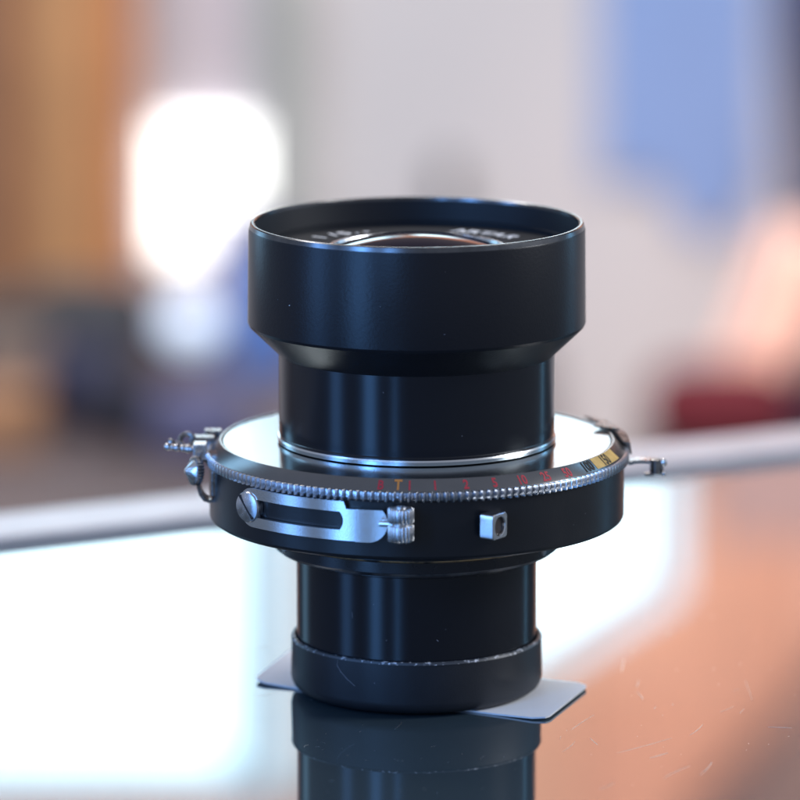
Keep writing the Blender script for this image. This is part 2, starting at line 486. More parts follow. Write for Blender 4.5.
def drape(name, pts, Y, m, label, cat, amp=0.01, waves=9):
    """hanging folded cloth: pts = rows of (left px, right px, py)"""
    bm = bmesh.new(); nx = 48
    rows = []
    for (x0, x1, py) in pts:
        row = []
        for i in range(nx + 1):
            u = i / nx
            p = on_y(x0 + (x1 - x0) * u, py, Y)
            p.y += amp * math.sin(u * waves * 2 * PI / 2) + 0.3 * amp * math.sin(u * 31 + py * 0.02)
            row.append(p)
        rows.append(row)
    base = rows[-1][nx // 2].copy()
    V = [[bm.verts.new(p - base) for p in r] for r in rows]
    for r0_, r1_ in zip(V, V[1:]):
        for i in range(nx): bm.faces.new((r0_[i], r0_[i + 1], r1_[i + 1], r1_[i]))
    o = link(name, bm, m, None, angle=80)
    o.location = base
    s = o.modifiers.new('thickness', 'SOLIDIFY'); s.thickness = 0.004
    return tag(o, label, cat)
drape('dark_curtain', [(774, 880, -60), (778, 880, 60), (786, 880, 160), (794, 880, 225), (796, 880, 500)], WALL_Y - 0.25,
      mat('navy_curtain', (0.012, 0.03, 0.12), 0.9), 'dark navy curtain hanging at the right edge of the picture', 'curtain')
drape('pink_cloth', [(776, 830, 225), (755, 840, 260), (742, 835, 300), (732, 825, 330), (712, 800, 370), (690, 770, 410), (690, 760, 500)], WALL_Y - 0.5,
      mat('salmon_cloth', (0.98, 0.68, 0.58), 0.9, var=0.08, vscale=20), 'salmon pink cloth falling in folds at the right', 'cloth', 0.012, 7)
# red cushion on a stool
def pillow(name, px0, py0, px1, py1, Y, m, label, cat, ex=0.35, depth=None):
    a = on_y(px0, py1, Y); b = on_y(px1, py0, Y)
    W, Hh = b.x - a.x, b.z - a.z
    D = depth or W * 0.6
    bm = bmesh.new()
    bmesh.ops.create_uvsphere(bm, u_segments=40, v_segments=24, radius=1)
    for v in bm.verts:
        c = v.co
        f = lambda t: math.copysign(abs(t) ** ex, t)
        n = 1 + 0.03 * math.sin(7 * c.x + 3 * c.y) + 0.03 * math.sin(5 * c.z + 4 * c.x)
        v.co = Vector((f(c.x) * W / 2 * n, f(c.y) * D / 2 * n, (f(c.z) + 1) * Hh / 2))
    o = link(name, bm, m, None, angle=90)
    o.location = ((a.x + b.x) / 2, Y, a.z)
    return tag(o, label, cat)
M_red = mat('dark_red_fabric', (0.17, 0.015, 0.025), 0.8, var=0.15, vscale=30)
pillow('red_cushion', 645, 364, 800, 450, WALL_Y - 1.0, M_red, 'dark red cushion behind the counter rail under the pink cloth', 'cushion', 0.6)
st = thing('dark_stool', 'dark stool carrying the red cushion behind the counter', 'stool')
p = on_y(728, 450, WALL_Y - 1.0); st.location = (p.x, p.y, FLOOR_Z)
hs = p.z - FLOOR_Z
ms = mat('dark_stool_wood', (0.06, 0.04, 0.035), 0.5)
link('seat', box_bm((0, 0, hs - 0.0125), (0.14, 0.12, 0.025), None, 0.004), ms, st, smooth=False)
for sx in (-1, 1):
    for sy in (-1, 1):
        link('leg', box_bm((sx * 0.055, sy * 0.045, (hs - 0.025) / 2), (0.018, 0.018, hs - 0.025), None, 0.002), ms, st, smooth=False)
pillow('wall_lamp', 436, 160, 462, 215, WALL_Y - 0.06, mat('dark_metal_lamp', (0.03, 0.035, 0.05), 0.5), 'small dark wall lamp just above the lens hood', 'lamp', 0.8, 0.03)

# low table with blurred goods behind the counter, at the left
TZ = -0.37
table = thing('low_table', 'low brown wooden table with dark goods behind the counter', 'table', (-0.35, 2.05, FLOOR_Z))
mt = mat('table_wood', (0.10, 0.075, 0.078), 0.45, var=0.4, vscale=8, stretch=(1, 5, 1))
for i in range(6):
    link('plank', box_bm((0, -0.42 + i * 0.16, TZ - FLOOR_Z - 0.0125), (0.9, 0.155, 0.025), None, 0.002), mt, table, smooth=False)
for sx in (-1, 1):
    for sy in (-1, 1):
        link('leg', box_bm((sx * 0.41, sy * 0.4, (TZ - FLOOR_Z - 0.027) / 2), (0.05, 0.05, TZ - FLOOR_Z - 0.027), None, 0.004), mt, table, smooth=False)
def stand(name, px0, py0, px1, py1, m, label, cat, ex=0.35, z=TZ, soft=True, depth=0.06):
    """thing standing on the table with its foot at row py1"""
    g = on_z((px0 + px1) / 2, py1, z)
    a = on_y(px0, py1, g.y); b = on_y(px1, py0, g.y)
    if soft:
        o = pillow(name, px0, py0, px1, py1, g.y, m, label, cat, ex, depth)
    else:
        o = block(name, px0, py0, px1, py1, g.y, depth, m, label, cat)
    o.location.z = z
    return o
stand('black_case', -40, 300, 60, 372, mat('black_leather', (0.05, 0.045, 0.042), 0.6), 'dark brown leather case at the back of the low table', 'case', 0.3)
stand('cardboard_box', -30, 345, 45, 408, mat('cardboard', (0.20, 0.14, 0.11), 0.8), 'dull brown cardboard box on the left of the low table', 'box', soft=False)
stand('camera_bag', 20, 280, 158, 380, mat('dark_grey_canvas', (0.045, 0.045, 0.05), 0.8, var=0.2, vscale=40), 'dark grey canvas bag standing behind the navy bag', 'bag', 0.5)
stand('navy_bag', 40, 345, 132, 425, mat('navy_canvas', (0.018, 0.02, 0.05), 0.8, var=0.2, vscale=40), 'rounded navy bag in the middle of the low table', 'bag', 0.6)
stand('black_pouch', 90, 375, 150, 442, mat('black_cloth', (0.012, 0.013, 0.025), 0.8), 'small black pouch in front of the navy bag', 'pouch', 0.7)
stand('tan_box', -40, 400, 38, 455, mat('tan_board', (0.34, 0.17, 0.08), 0.7), 'tan box at the left front corner of the low table', 'box', soft=False)
stand('grey_roll', 150, 385, 250, 455, mat('lilac_grey_cloth', (0.10, 0.10, 0.19), 0.8), 'lilac grey folded cloth on the right of the low table', 'cloth', 0.5)
stand('navy_box', 226, 238, 300, 350, mat('navy_card', (0.03, 0.05, 0.16), 0.6), 'dark navy box just left of the lens hood behind the blue box', 'box', soft=False)
blu = stand('blue_box', 225, 262, 300, 372, mat('blue_card', (0.09, 0.19, 0.50), 0.6), 'blue box standing behind the lens on the low table', 'box', soft=False)
stand('brown_pouch', 140, 340, 215, 385, mat('brown_leather', (0.10, 0.065, 0.055), 0.7), 'brown leather pouch below the pale globe', 'pouch', 0.5)
# glowing globe put in for an out-of-focus highlight
g = on_y(190, 325, 2.3)
gl = thing('highlight_globe', 'pale grey blue glowing globe for a blurred highlight beside the blue box', 'lamp', (g.x, g.y, TZ))
bm = bmesh.new(); bmesh.ops.create_uvsphere(bm, u_segments=40, v_segments=24, radius=0.017)
bmesh.ops.scale(bm, vec=(1.2, 1, 1), verts=bm.verts)
bmesh.ops.translate(bm, vec=(0, 0, g.z - TZ), verts=bm.verts)
link('globe', bm, mat('highlight_glow', (0.75, 0.85, 0.95), 0.3, emit=(0.55, 0.72, 0.98), estr=0.85), gl)
bm = bmesh.new(); add_prof(bm, [(0, 0), (0.02, 0), (0.02, 0.004), (0.004, 0.006), (0.004, g.z - TZ - 0.015), (0, g.z - TZ - 0.015)], Matrix.Identity(4), 24)
link('stem', bm, mat('globe_stem', (0.1, 0.1, 0.12), 0.4), gl)

# ================================================================== COUNTER
A = on_z(0, 556, 0); B = on_z(800, 466, 0)
ux = (B - A).normalized(); ang = math.atan2(ux.y, ux.x)
mid = (A + B) / 2
counter = thing('display_counter', 'glass topped shop counter with a pale metal rail along its far edge', 'counter', (mid.x, mid.y, FLOOR_Z), ang)
cz = -FLOOR_Z
link('glass_top', box_bm((0, -0.75, cz - 0.004), (2.6, 1.5, 0.008), None, 0.0008), M['counter_glass'], counter, smooth=False)
link('gasket', box_bm((0, 0.0085, cz - 0.005), (2.6, 0.016, 0.008)), M['gasket'], counter, smooth=False)
link('edge_rail', box_bm((0, 0.0165 + 0.0145, cz - 0.0055), (2.6, 0.028, 0.013), None, 0.0012), M['alu'], counter, smooth=False)
link('cabinet', box_bm((0, -0.72, (cz - 0.014) / 2), (2.56, 1.5, cz - 0.014)), M['counter_body'], counter, smooth=False)

# fine scratches and fibres lying on the glass
bm = bmesh.new()
def fibre(px0, py0, px1, py1, wdt=0.00010, bend=0.15, n=6):
    a = on_z(px0, py0, 0); b = on_z(px1, py1, 0)
    s = Vector((-(b - a).y, (b - a).x, 0)) * bend
    pts = [a.lerp(b, t / n) + s * math.sin(PI * t / n) + Vector((0, 0, wdt * 0.9)) for t in range(n + 1)]
    tube(bm, pts, [wdt * (0.4 + 0.6 * math.sin(PI * (t + 0.5) / (n + 1))) for t in range(n + 1)], 5)
for q in [(617, 753, 672, 738), (571, 730, 594, 715), (637, 687, 639, 680), (643, 700, 637, 692), (600, 789, 614, 783), (720, 712, 734, 706),
          (650, 758, 668, 753), (700, 775, 712, 762), (768, 727, 792, 728), (622, 672, 624, 660), (575, 741, 562, 752), (664, 778, 690, 766),
          (254, 697, 282, 691), (256, 648, 268, 646), (395, 729, 402, 722), (598, 745, 590, 738), (745, 680, 752, 700), (690, 735, 703, 724)]:
    fibre(*q, bend=random.uniform(-0.04, 0.04), wdt=random.uniform(0.00006, 0.00012))
for i in range(40):
    px, py = random.uniform(545, 800), random.uniform(600, 798)
    L = random.choice([0.6, 0.6, 0.8, 1, 1.5, 3, 6]); t = random.gauss(-25, 35)
    fibre(px, py, px + L * math.cos(R(t)), py + L * math.sin(R(t)), wdt=random.uniform(0.00003, 0.00007), bend=random.uniform(-0.12, 0.12), n=3)
for i in range(25):
    px, py = random.uniform(300, 535), random.uniform(722, 798)
    L = random.choice([1, 2, 5]); t = random.uniform(-60, 40)
    fibre(px, py, px + L * math.cos(R(t)), py + L * math.sin(R(t)), wdt=random.uniform(0.00003, 0.00006), n=3)
for v in bm.verts: v.co.z *= 0.22
tag(link('dust', bm, M['fibre']), 'pale dust fibres and fine scratches lying on the counter glass', None, None, 'stuff')

# ================================================================== CARD
def card():
    cs = [on_z(252, 684), on_z(546, 722), on_z(590, 687), on_z(300, 650)]   # left, front, right, back
    c0 = sum(cs, Vector()) / 4
    bm = bmesh.new(); nu, nv = 60, 24
    top = []
    rc = 0.10
    for j in range(nv + 1):
        row = []
        for i in range(nu + 1):
            u, v = i / nu, j / nv
            # rounded corners: pull the ends in near the corners
            L = 0.078; Wd = 0.036; rr = 0.0035
            du = min(u, 1 - u) * L; dv = min(v, 1 - v) * Wd
            uu = u
            if dv < rr:
                pull = rr - math.sqrt(max(0, rr * rr - (rr - dv) ** 2))
                uu = (pull + u * (L - 2 * pull)) / L
            p = cs[0].lerp(cs[1], uu).lerp(cs[3].lerp(cs[2], uu), v)
            z = 0.00006
            z += 0.0004 * max(0, (uu - 0.80) / 0.20) ** 1.6 
            z += 0.0016 * max(0, (0.20 - uu) / 0.20) ** 1.5 * (0.35 + 0.65 * v)
            row.append(Vector((p.x, p.y, z)))
        top.append(row)
    th = Vector((0, 0, 0.0004))
    o_ = Vector((c0.x, c0.y, 0))
    T = [[bm.verts.new(p - o_ + th) for p in r] for r in top]
    Bt = [[bm.verts.new(p - o_) for p in r] for r in top]
    for j in range(nv):
        for i in range(nu):
            bm.faces.new((T[j][i], T[j][i + 1], T[j + 1][i + 1], T[j + 1][i]))
            bm.faces.new((Bt[j][i], Bt[j + 1][i], Bt[j + 1][i + 1], Bt[j][i + 1]))
    for i in range(nu):
        bm.faces.new((T[0][i], Bt[0][i], Bt[0][i + 1], T[0][i + 1])); bm.faces.new((T[nv][i], T[nv][i + 1], Bt[nv][i + 1], Bt[nv][i]))
    for j in range(nv):
        bm.faces.new((T[j][0], T[j + 1][0], Bt[j + 1][0], Bt[j][0])); bm.faces.new((T[j][nu], Bt[j][nu], Bt[j + 1][nu], T[j + 1][nu]))
    o = link('paper_card', bm, M['card'], None, angle=40)
    o.location = o_
    tag(o, 'small white card with rounded corners lying under the foot of the lens', 'card')
card()

# ================================================================== LENS
ZB = 0.0005      # the lens stands on the card
lens = thing('camera_lens', 'large black camera lens in a shutter standing on a white card on the glass counter', 'camera lens', (0, 0, ZB))
def z(py): return Zp(py) - ZB if py < 680 else 0.0

# hood
zt, zc, zn = z(221), z(322), z(349.5)
RH = Rp(168.5, 225); RN = Rp(138, 400); RHb = Rp(169, 320)
ri = RH - 0.00155
znr = z(249)
hood = link('lens_hood', lathe([(RN - 0.0006, zn - 0.001), (RN + 0.0004, zn), (RHb - 0.0003, zc - 0.0003), (RHb, zc + 0.0004), (RH, zt - 0.0016), (RH - 0.00015, zt - 0.0012)]), M['anodised_soft'], lens)
link('rim', lathe([(RH - 0.00015, zt - 0.0012), (RH - 0.0004, zt - 0.0002), (RH - 0.0007, zt), (ri + 0.0004, zt), (ri + 0.0001, zt - 0.0002), (ri, zt - 0.0008)]), M['rim_edge'], hood)
link('inner_wall', lathe([(ri, zt - 0.0008), (ri - 0.0006, znr + 0.0012), (ri - 0.0010, znr + 0.0011), (ri - 0.0010, znr)]), M['inner_black'], hood)
# name ring and front element
RG = Rp(86, 248)
ring = link('name_ring', lathe([(ri - 0.0010, znr), (RG + 0.0024, znr - 0.0002), (RG + 0.0018, znr - 0.0006), (RG + 0.0012, znr - 0.0005), (RG + 0.0008, znr + 0.0002), (RG, znr + 0.0003), (RG - 0.0004, znr - 0.0005)]), M['inner_black'], lens)
bm = bmesh.new()
RT = Rp(114, 248)
def name_place(th):
    def f(u, v):
        r_ = RT + v
        a_ = R(th) + u / RT
        return Vector((r_ * math.sin(a_), r_ * math.cos(a_), znr + 0.00012))
    return f
for ch, xo in [('A', 463), ('R', 477.5), ('T', 491), ('A', 503.5), ('R', 517)]:
    th = math.degrees(math.asin((xo - 416.5) / 128))
    flat_text(bm, ch, 0.0056, name_place(th))
for ch, xo in [('1', 313), ('/', 327), ('5', 339), ('.', 349), ('-', 361)]:
    th = math.degrees(math.asin((xo - 416.5) / 128))
    flat_text(bm, ch, 0.0056, name_place(th))
link('lettering', bm, M['white_paint'], ring, smooth=False)['kind'] = 'stuff'
sag = 15 / F * DH
Rs = (RG ** 2 + sag ** 2) / (2 * sag)
pr = [(0, znr + sag)]
for i in range(1, 25):
    r_ = RG * i / 24
    pr.append((r_, znr + sag - (Rs - math.sqrt(Rs * Rs - r_ * r_))))
fe = link('front_element', lathe(pr), M['glass'], lens, angle=60)
link('retaining_ring', lathe([(RG - 0.0002, znr), (RG + 0.0001, znr + 0.0006), (RG + 0.0006, znr + 0.0007), (RG + 0.0008, znr)]), M['steel_satin'], fe)

# upper barrel
zp_ = z(439)                    # face plate
zs = z(435)
link('upper_barrel', lathe([(RN - 0.002, zn - 0.0002), (RN, zn - 0.0004), (RN, zs + 0.0012), (RN - 0.0003, zs + 0.0008), (RN - 0.0003, zs + 0.0002)]), M['anodised'], lens)
link('seat_ring', lathe([(RN - 0.0004, zs + 0.0006), (RN + 0.0002, zs + 0.0005), (RN + 0.0004, zs + 0.0001), (RN + 0.0003, zs - 0.0007), (RN - 0.0010, zs - 0.0009), (RN - 0.0012, zp_ + 0.0001)]), M['steel'], lens)

# face plate and speed dial
RI = Rp(195, 440); RO = Rp(211, 450)
zr = z(448)
plate = link('face_plate', lathe([(RN - 0.003, zp_), (RI - 0.0004, zp_ - 0.0001), (RI - 0.0001, zp_ - 0.0005)], 360), M['plate'], lens)
dial = link('speed_dial', lathe([(RI - 0.0001, zp_ - 0.0006), (RI + 0.0001, zp_ + 0.0002), (RI + 0.0005, zp_ + 0.0002), (RO - 0.0008, zr + 0.0001), (RO - 0.0006, zr - 0.0002)], 360), M['dial'], lens)
TH = 0.0024
link('serrated_rim', gear(RO - 0.0011, RO + 0.0003, zr - TH, zr - 0.0001, 182, inner=RO - 0.004, cham=0.00015, sub=6), M['teeth'], dial, angle=50)
slope = (zr - zp_) / (RO - RI)
def dial_place(th, r_base, lift=0.00006):
    def f(u, v):
        r_ = r_base - v
        a_ = R(th) + u / r_base
        zz = zp_ + 0.0002 + (zr + 0.0001 - zp_ - 0.0002) * (r_ - RI - 0.0005) / (RO - RI - 0.0013)
        return Vector((r_ * math.sin(a_), -r_ * math.cos(a_), zz + lift))
    return f
RB = RO - 0.0010
bm = bmesh.new()
for s_, th in [('B', -9.8), ('I', -1.9), ('1', 5.0), ('2', 13.5), ('5', 21.7), ('10', 30), ('25', 38), ('50', 46)]:
    flat_text(bm, s_, 0.0026, dial_place(th, RB))
link('red_numerals', bm, M['red'], dial, smooth=False)
bm = bmesh.new(); flat_text(bm, 'T', 0.0029, dial_place(-5.0, RB)); link('orange_letter', bm, M['orange'], dial, smooth=False)
bm = bmesh.new()
for s_, th in [('100', 55.5), ('150', 66)]: flat_text(bm, s_, 0.0029, dial_place(th, RB, 0.00012))
link('black_numerals', bm, M['black_paint'], dial, smooth=False)
bm = bmesh.new()
f = dial_place(0, RO - 0.0004, 0.00006)
n = 24
rw = [[bm.verts.new(dial_place(59 + 16 * i / n, RO - 0.0009, 0.00006)(0, v)) for i in range(n + 1)] for v in (0, RO - 0.0009 - RI - 0.0006)]
for i in range(n): bm.faces.new((rw[0][i], rw[0][i + 1], rw[1][i + 1], rw[1][i]))
link('yellow_sector', bm, M['yellow'], dial, smooth=False)

# drum
RD = Rp(207, 500)
zd0, zd1 = z(514), zr - TH
drum = link('shutter_drum', lathe([(RN, zd1 + 0.0003), (RD - 0.0005, zd1 + 0.0002), (RD, zd1 - 0.0002), (RD, zd0 + 0.0007), (RD - 0.0003, zd0 + 0.0001), (RD - 0.0009, zd0 - 0.0003), (RN * 0.9, zd0 - 0.0004)], 360), M['drum'], lens)
# flange rings below
RF = Rp(147, 545)
zfa, zfb, zfc = z(530), z(546), z(551)
fl = link('mount_flange', lathe([(RF - 0.006, zd0), (RF - 0.0002, zd0 - 0.0004), (RF, zd0 - 0.0008), (RF, zfa + 0.0003)]), M['flange'], lens)
link('brass_edge', lathe([(RF, zfa + 0.0003), (RF - 0.0001, zfa), (RF - 0.0006, zfa - 0.0003), (RF - 0.0009, zfa - 0.0004)]), M['brass'], fl)
link('flange_lip', lathe([(RF - 0.0009, zfa - 0.0004), (RF - 0.0009, zfb + 0.0010), (RF - 0.0010, zfb + 0.0009)]), M['flange'], fl)
link('lip_edge', lathe([(RF - 0.0010, zfb + 0.0009), (RF - 0.0020, zfb + 0.0001), (RF - 0.0023, zfb)]), M['flange_edge'], fl)
zf = zfb
RL = Rp(120, 600)
link('flange_underside', lathe([(RF - 0.0023, zfb), (RL - 0.0005, zfb - 0.0002)]), M['flange'], fl)
link('locking_ring', lathe([(RL + 0.0010, zfb + 0.0005), (RL + 0.0010, zfc + 0.0002), (RL + 0.0007, zfc), (RL - 0.0004, zfc - 0.0001)]), M['flange'], lens)
for th in (-66, 61):
    bm = bmesh.new(); add_prof(bm, [(0, 0.0005), (0.0008, 0.0004), (0.0011, 0.0001), (0.0011, -0.001)], frame_mat(polar(RF - 0.0010, th, (zfa + zfb) / 2 + 0.0004), polar(1, th, -0.1)), 20)
    link('screw', bm, M['tarnish'], fl)

# rear barrel and cap
zcap = z(633)
link('rear_barrel', lathe([(RL, zfb + 0.0002), (RL, zcap - 0.003), (RL - 0.001, zcap - 0.004)]), M['anodised'], lens)
RC = Rp(125, 660)
cap = link('rear_cap', lathe([(RL + 0.0002, zcap - 0.003), (RC - 0.0010, zcap - 0.0004), (RC - 0.0009, zcap - 0.0001)]
                             + [(RC - 0.0001, zcap - 0.0004), (RC + 0.0001, 0.0030), (RC - 0.0001, 0.0020), (RC - 0.0006, 0.0011), (RC - 0.0015, 0.0004), (RC - 0.0030, 0.0), (0, 0.0)]), M['cap'], lens, angle=50)
link('cap_edge', lathe([(RC - 0.0010, zcap - 0.0004), (RC - 0.0008, zcap + 0.0001), (RC - 0.0002, zcap), (RC + 0.00003, zcap - 0.0005)]), M['cap_edge'], cap)
# scratch on the cap and a speck on the hood
bm = bmesh.new()
def on_cyl(px, py, rad):
    d = ray(px, py); a_ = d.x ** 2 + d.y ** 2; b_ = 2 * (CO.x * d.x + CO.y * d.y); c_ = CO.x ** 2 + CO.y ** 2 - rad * rad
    t = (-b_ - math.sqrt(b_ * b_ - 4 * a_ * c_)) / (2 * a_)
    p = CO + d * t; p.z -= ZB; return p
for seq, w_ in [([(337, 665), (341, 672), (347, 679), (355, 686)], 0.00008), ([(338, 660), (337, 665)], 0.00005), ([(448, 697), (456, 697)], 0.00006), ([(352, 612), (352.5, 618)], 0.00004)]:
    bm = bmesh.new(); tube(bm, [on_cyl(a_, b_, RC + 0.00002) for a_, b_ in seq], w_ * 0.7, 5)
    link('scratch', bm, M['dustw'], cap)
bm = bmesh.new(); bmesh.ops.create_icosphere(bm, subdivisions=1, radius=0.00016)
bmesh.ops.translate(bm, vec=on_cyl(289.5, 305.5, RHb), verts=bm.verts); link('paint_speck', bm, M['white_paint'], hood)

# ---------------- slotted arm on the drum, front left
def px_th(px, rad_px=208): return math.degrees(math.asin(max(-1, min(1, (px - 417.5) / rad_px))))
za = z(477.5)                     # arm centre line height
hh = 0.0045                       # half height
def curved_plate(th0, th1, z0f, z1f, r_in, r_out, n=48):
    bm = bmesh.new(); rows = []
    for i in range(n + 1):
        th = th0 + (th1 - th0) * i / n
        a_, b_ = z0f(th), z1f(th)
        rows.append([bm.verts.new(polar(r_out, th, a_)), bm.verts.new(polar(r_out, th, b_)), bm.verts.new(polar(r_in, th, b_)), bm.verts.new(polar(r_in, th, a_))])
    for p_, q_ in zip(rows, rows[1:]):
        for k in range(4): bm.faces.new((p_[k], p_[(k + 1) % 4], q_[(k + 1) % 4], q_[k]))
    bm.faces.new(rows[0]); bm.faces.new(rows[-1])
    return bm
r1, r2 = RD + 0.0004, RD + 0.0016
tl, ts0, ts1, te = px_th(250), px_th(262), px_th(349), px_th(390)
mm = RD * PI / 180               # metres per degree on the drum
def halfround(th, t0, t1, h_, both=True):
    d = min((th - t0) * mm, (t1 - th) * mm)
    return h_ if d >= h_ else math.sqrt(max(1e-12, h_ * h_ - (h_ - d) ** 2))
arm = bpy.data.objects.new('slotted_arm', None)
# one mesh with a true slot: build outline grid
def slotted():
    bm = bmesh.new()
    ths = sorted(set([tl + (te - tl) * (1 - math.cos(PI * i / 90)) / 2 for i in range(91)] + [ts0 + (ts1 - ts0) * (1 - math.cos(PI * i / 60)) / 2 for i in range(61)]))
    sl = 0.0021
    rows = []
    for th in ths:
        o_ = halfround(th, tl, te, hh)
        top_, bot_ = za + o_, za - o_
        if th > px_th(351): top_ = min(top_, za + hh * 0.62)
        ins = ts0 <= th <= ts1
        s_ = 0.0
        if ins:
            s_ = sl * min(1, math.sqrt(max(0, min(1, (ts1 - th) * mm / 0.0008)))) if (ts1 - th) * mm < 0.0008 else sl
            if (th - ts0) * mm < 0.001: s_ = sl * math.sqrt((th - ts0) * mm / 0.001)
        rows.append((th, bot_, za - s_, za + s_, top_, ins))
    def quadwall(lo, hi):
        V = []
        for r_ in rows:
            V.append([bm.verts.new(polar(r2, r_[0], r_[lo])), bm.verts.new(polar(r2, r_[0], r_[hi])), bm.verts.new(polar(r1, r_[0], r_[hi])), bm.verts.new(polar(r1, r_[0], r_[lo]))])
        for i in range(len(V) - 1):
            for k in range(4):
                bm.faces.new((V[i][k], V[i][(k + 1) % 4], V[i + 1][(k + 1) % 4], V[i + 1][k]))
        bm.faces.new(V[0]); bm.faces.new(V[-1])
    quadwall(1, 2); quadwall(3, 4)
    return bm
arm = link('slotted_arm', slotted(), M['steel'], lens, angle=40)
# raised rounded tip lying over the arm
tt0, tt1 = px_th(361), px_th(391)
bm = curved_plate(tt0, tt1, lambda t: za - halfround(t, tt0 - 6, tt1, hh * 1.0) , lambda t: za + min(0.0030, halfround(t, tt0 - 6, tt1, hh)), r2 + 0.00005, r2 + 0.0006)
link('arm_tip', bm, M['steel'], arm, angle=40)
# slotted screw at the arm's left end
ths_ = px_th(258.5)
sm = frame_mat(polar(RD + 0.0012, ths_, za), polar(1, ths_ + 6, 0))
bm = bmesh.new(); add_prof(bm, [(0.0036, -0.0008), (0.0036, 0.0007), (0.0034, 0.0010), (0.0026, 0.00118), (0.0012, 0.0013), (0, 0.00132)], sm, 48)
scr = link('screw', bm, M['screw'], arm, angle=40)
bm = bmesh.new(); add_box(bm, Vector((0, 0, 0)), Vector((0.0066, 0.00040, 0.0006)), Matrix.Rotation(R(-50), 3, 'Z'))
bmesh.ops.transform(bm, matrix=sm @ Matrix.Translation((0, 0, 0.00108)), verts=bm.verts)
link('screw_slot', bm, M['hole_shade'], lens, smooth=False)  # dark bar stands in for the shaded slot
bpy.data.objects['screw_slot'].parent = arm
# knurled knob
thk = px_th(403.5)
zk0, zk1 = z(477.5) - 0.0034, z(477.5) + 0.0040
pk = polar(RD + 0.0040, thk, 0)
knob = link('knurled_knob', gear(0.0025, 0.0030, zk0, za + 0.0002, 20, Matrix.Translation(pk), cham=0.0001), M['steel_satin'], lens, angle=50)
link('knurl', gear(0.0025, 0.0030, za + 0.0008, zk1, 20, Matrix.Translation(pk), cham=0.0001), M['steel_satin'], knob, angle=50)
bm = bmesh.new(); add_prof(bm, [(0, za - 0.0004), (0.0021, za - 0.0004), (0.0021, za + 0.0013), (0, za + 0.0013)], Matrix.Translation(pk), 32)
add_prof(bm, [(0, zk1 - 0.0001), (0.0012, zk1 - 0.0001), (0.0012, zk1 + 0.0004), (0, zk1 + 0.0005)], Matrix.Translation(pk), 24)
link('neck', bm, M['steel'], knob)
bm = bmesh.new(); tube(bm, [pk + Vector((-0.0048, 0.0005, za + 0.0004)), pk + Vector((-0.0015, 0, za + 0.0004))], 0.0007, 12)
tube(bm, [polar(RD - 0.001, thk, za), pk + Vector((0, 0, za))], 0.0013, 12)
link('pivot_pin', bm, M['steel'], knob)

# square socket, front right
dirp = polar(1, 55, 0)
mp_ = frame_mat(Vector((0.0159, -0.0464, z(481.5))), dirp)
bm = bmesh.new()
hw, hv, LL = 0.00285, 0.0029, 0.0035
def sq(n_, a_, b_, e):       # superellipse outline
    return [(math.copysign(abs(math.cos(t)) ** e, math.cos(t)) * a_, math.copysign(abs(math.sin(t)) ** e, math.sin(t)) * b_) for t in [2 * PI * (i + 0.5) / n_ for i in range(n_)]]
rings_ = []
N_ = 40
for (a_, b_, e, zz) in [(hw, hv, 0.22, 0), (hw, hv, 0.22, LL - 0.0002), (hw - 0.00015, hv - 0.00015, 0.25, LL), (hw * 0.74, hv * 0.78, 0.9, LL), (hw * 0.70, hv * 0.74, 0.95, LL - 0.0002), (hw * 0.70, hv * 0.74, 0.95, LL - 0.003)]:
    rings_.append([bm.verts.new(mp_ @ Vector((x_, y_, zz))) for x_, y_ in sq(N_, a_, b_, e)])
for p_, q_ in zip(rings_, rings_[1:]):
    for i in range(N_): bm.faces.new((p_[i], p_[(i + 1) % N_], q_[(i + 1) % N_], q_[i]))
bm.faces.new(rings_[-1])
sock = link('square_socket', bm, M['steel'], lens, angle=30)
bm = bmesh.new(); add_prof(bm, [(0, LL - 0.0008), (hw * 0.72, LL - 0.0008), (hw * 0.72, LL - 0.0014)], mp_, 24)
link('socket_bore', bm, M['hole_shade'], sock)  # dark disc near the mouth stands in for the shade inside

# ---------------- left side levers
def P(px, py, y=0.0):            # point on the plane y seen at px,py, in lens coordinates
    p = on_y(px, py, y); p.z -= ZB; return p
lv = link('cocking_block', box_bm(P(200, 450, -0.004), (0.0030, 0.005, 0.0034), None, 0.0003), M['steel_satin'], lens, smooth=False)
bm = bmesh.new(); tube(bm, [P(167, 446.5, -0.004), P(197, 450, -0.004)], 0.0007, 14)
link('cocking_rod', bm, M['tarnish'], lv)
d_ = (P(197, 450, -0.004) - P(167, 446.5, -0.004)).normalized()
bm = bmesh.new()
for q_, r_ in ((168, 0.0010), (172, 0.0008), (177, 0.0010), (183, 0.0009), (188, 0.0011)):
    p_ = P(q_, 446.5 + (q_ - 167) * 0.117, -0.004)
    add_prof(bm, [(0, -r_), (r_ * 0.7, -r_ * 0.7), (r_, 0), (r_ * 0.7, r_ * 0.7), (0, r_)], frame_mat(p_, d_), 20)
link('bead', bm, M['steel_satin'], lv)
bm = bmesh.new(); bmesh.ops.create_icosphere(bm, subdivisions=2, radius=0.0010); bmesh.ops.translate(bm, vec=P(171, 442.5, 0.0), verts=bm.verts)
tube(bm, [P(171, 442.5, 0.0), P(180, 443.5, 0.0)], 0.0005, 10)
link('second_rod', bm, M['tarnish'], lv)
